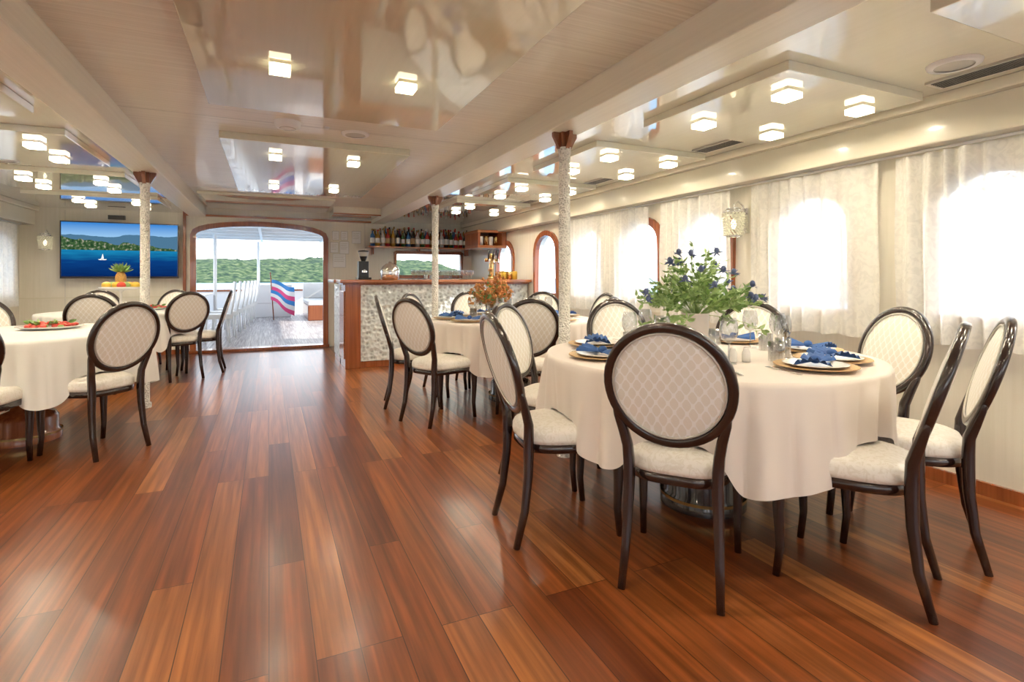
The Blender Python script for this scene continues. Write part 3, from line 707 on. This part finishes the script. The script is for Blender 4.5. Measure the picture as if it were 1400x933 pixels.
b=MB(); b.box(-.5,.5,-1.2,1.2,-.01,.4,M['wood']); b.box(-.5,.5,-1.2,1.2,.4,.52,M['white']); b.box(.32,.5,-1.2,1.2,.52,1.0,M['white']); b.box(-.5,.5,1.0,1.2,.52,1.0,M['white']); b.obj('deck_sofa',(1.45,16.5,0),bevel=.03)
b=MB(); b.box(-.6,.6,-.4,.4,-.01,.4,M['white']); b.box(-.62,.62,-.42,.42,.4,.95,M['white']); b.obj('deck_locker',(-.0,17.6,0),bevel=.02)
b=MB(); b.sweep([(0,0,-.01),(.0,.3,1.3)],(.03,.03),(1,0,0),M['wood'],8)
cols=[M['skyblue'],M['white'],M['pink'],M['skyblue'],M['white'],M['pink']]
for q in range(6):
    vs=[];fs=[]
    for j in range(9):
        t=j/8
        for s in (0,1):
            u=(q+s)/6; vs.append((.03+.62*t-.10*u,.26-.25*u+.05*math.sin(t*9+u*3),1.1-u*.55-.7*t*(.5+.5*u)*.7+.03*math.sin(t*7)))
    for j in range(8): fs.append((2*j,2*j+1,2*j+3,2*j+2))
    b.add(vs,fs,cols[q])
b.obj('striped_flag',(.12,16.0,0),rz=.3)
def seamat():
    m,nt,b=new('sea_water'); tc=N(nt,'ShaderNodeTexCoord'); n=N(nt,'ShaderNodeTexNoise'); n.inputs['Scale'].default_value=.6; n.inputs['Detail'].default_value=5
    nt.links.new(tc.outputs['Object'],n.inputs['Vector']); nt.links.new(ramp(nt,n.outputs['Fac'],[(.3,(.05,.16,.26)),(.7,(.12,.27,.38))]),b.inputs['Base Color']); b.inputs['Roughness'].default_value=.4
    bp=N(nt,'ShaderNodeBump'); bp.inputs['Strength'].default_value=.5; nt.links.new(n.outputs['Fac'],bp.inputs['Height']); nt.links.new(bp.outputs[0],b.inputs['Normal']); setp(b,Specular_IOR_Level=.3); return m
b=MB(); b.add([(-2500,-2500,-2.2),(2500,-2500,-2.2),(2500,2500,-2.2),(-2500,2500,-2.2)],[(0,1,2,3)],seamat(),False); b.obj('sea')
def hillmat():
    m,nt,b=new('forest_hillside'); tc=N(nt,'ShaderNodeTexCoord'); n=N(nt,'ShaderNodeTexNoise'); n.inputs['Scale'].default_value=.25; n.inputs['Detail'].default_value=7
    nt.links.new(tc.outputs['Object'],n.inputs['Vector']); nt.links.new(ramp(nt,n.outputs['Fac'],[(.38,(.012,.026,.014)),(.52,(.04,.065,.024)),(.68,(.11,.125,.055))]),b.inputs['Base Color']); b.inputs['Roughness'].default_value=.95; setp(b,Specular_IOR_Level=.1); return m
b=MB(); vs=[];fs=[];nx,ny=170,16
for j in range(ny+1):
    for i in range(nx+1):
        x=-340+i*3.2; y=390+j*8; t=j/ny
        h=(20+8*noise.noise(Vector((x*.008,3,0)))+3.5*noise.noise(Vector((x*.03,9,0))))*math.sin(min(1,t*1.1)*math.pi/2)+ (2.6*noise.noise(Vector((x*.16,y*.16,0))))*min(1,t*4)
        vs.append((x,y+9*noise.noise(Vector((x*.012,0,0))),-2.6+h*min(1,(nx-i)/20)))
for j in range(ny):
    for i in range(nx):
        a=j*(nx+1)+i; fs.append((a,a+1,a+nx+2,a+nx+1))
b.add(vs,fs,hillmat()); b.obj('forested_hill')
# world
w=bpy.data.worlds.new('World'); sc.world=w; w.use_nodes=True; nt=w.node_tree; bg=nt.nodes['Background']
tc=N(nt,'ShaderNodeTexCoord'); s=N(nt,'ShaderNodeSeparateXYZ'); nt.links.new(tc.outputs['Generated'],s.inputs[0])
nt.links.new(ramp(nt,s.outputs[2],[(0,(1,.99,.97)),(.15,(.9,.94,1)),(.6,(.55,.73,.98))]),bg.inputs[0]); bg.inputs[1].default_value=2.7
sun=bpy.data.lights.new('sun','SUN'); sun.energy=4; sun.angle=.01; sun.color=(1,.93,.83); so=bpy.data.objects.new('sun',sun); sc.collection.objects.link(so)
so.rotation_euler=(-Vector((.75,-.35,.5))).to_track_quat('-Z','Y').to_euler()
cd=bpy.data.cameras.new('camera'); cam=bpy.data.objects.new('camera',cd); sc.collection.objects.link(cam); sc.camera=cam
cd.sensor_width=36; cd.lens=729/1400*36; cd.shift_y=-86.5/1400; cd.clip_end=6000; cd.clip_start=.05
cam.location=(0,0,1.15); cam.rotation_euler=(math.radians(90),0,math.radians(-24.5))
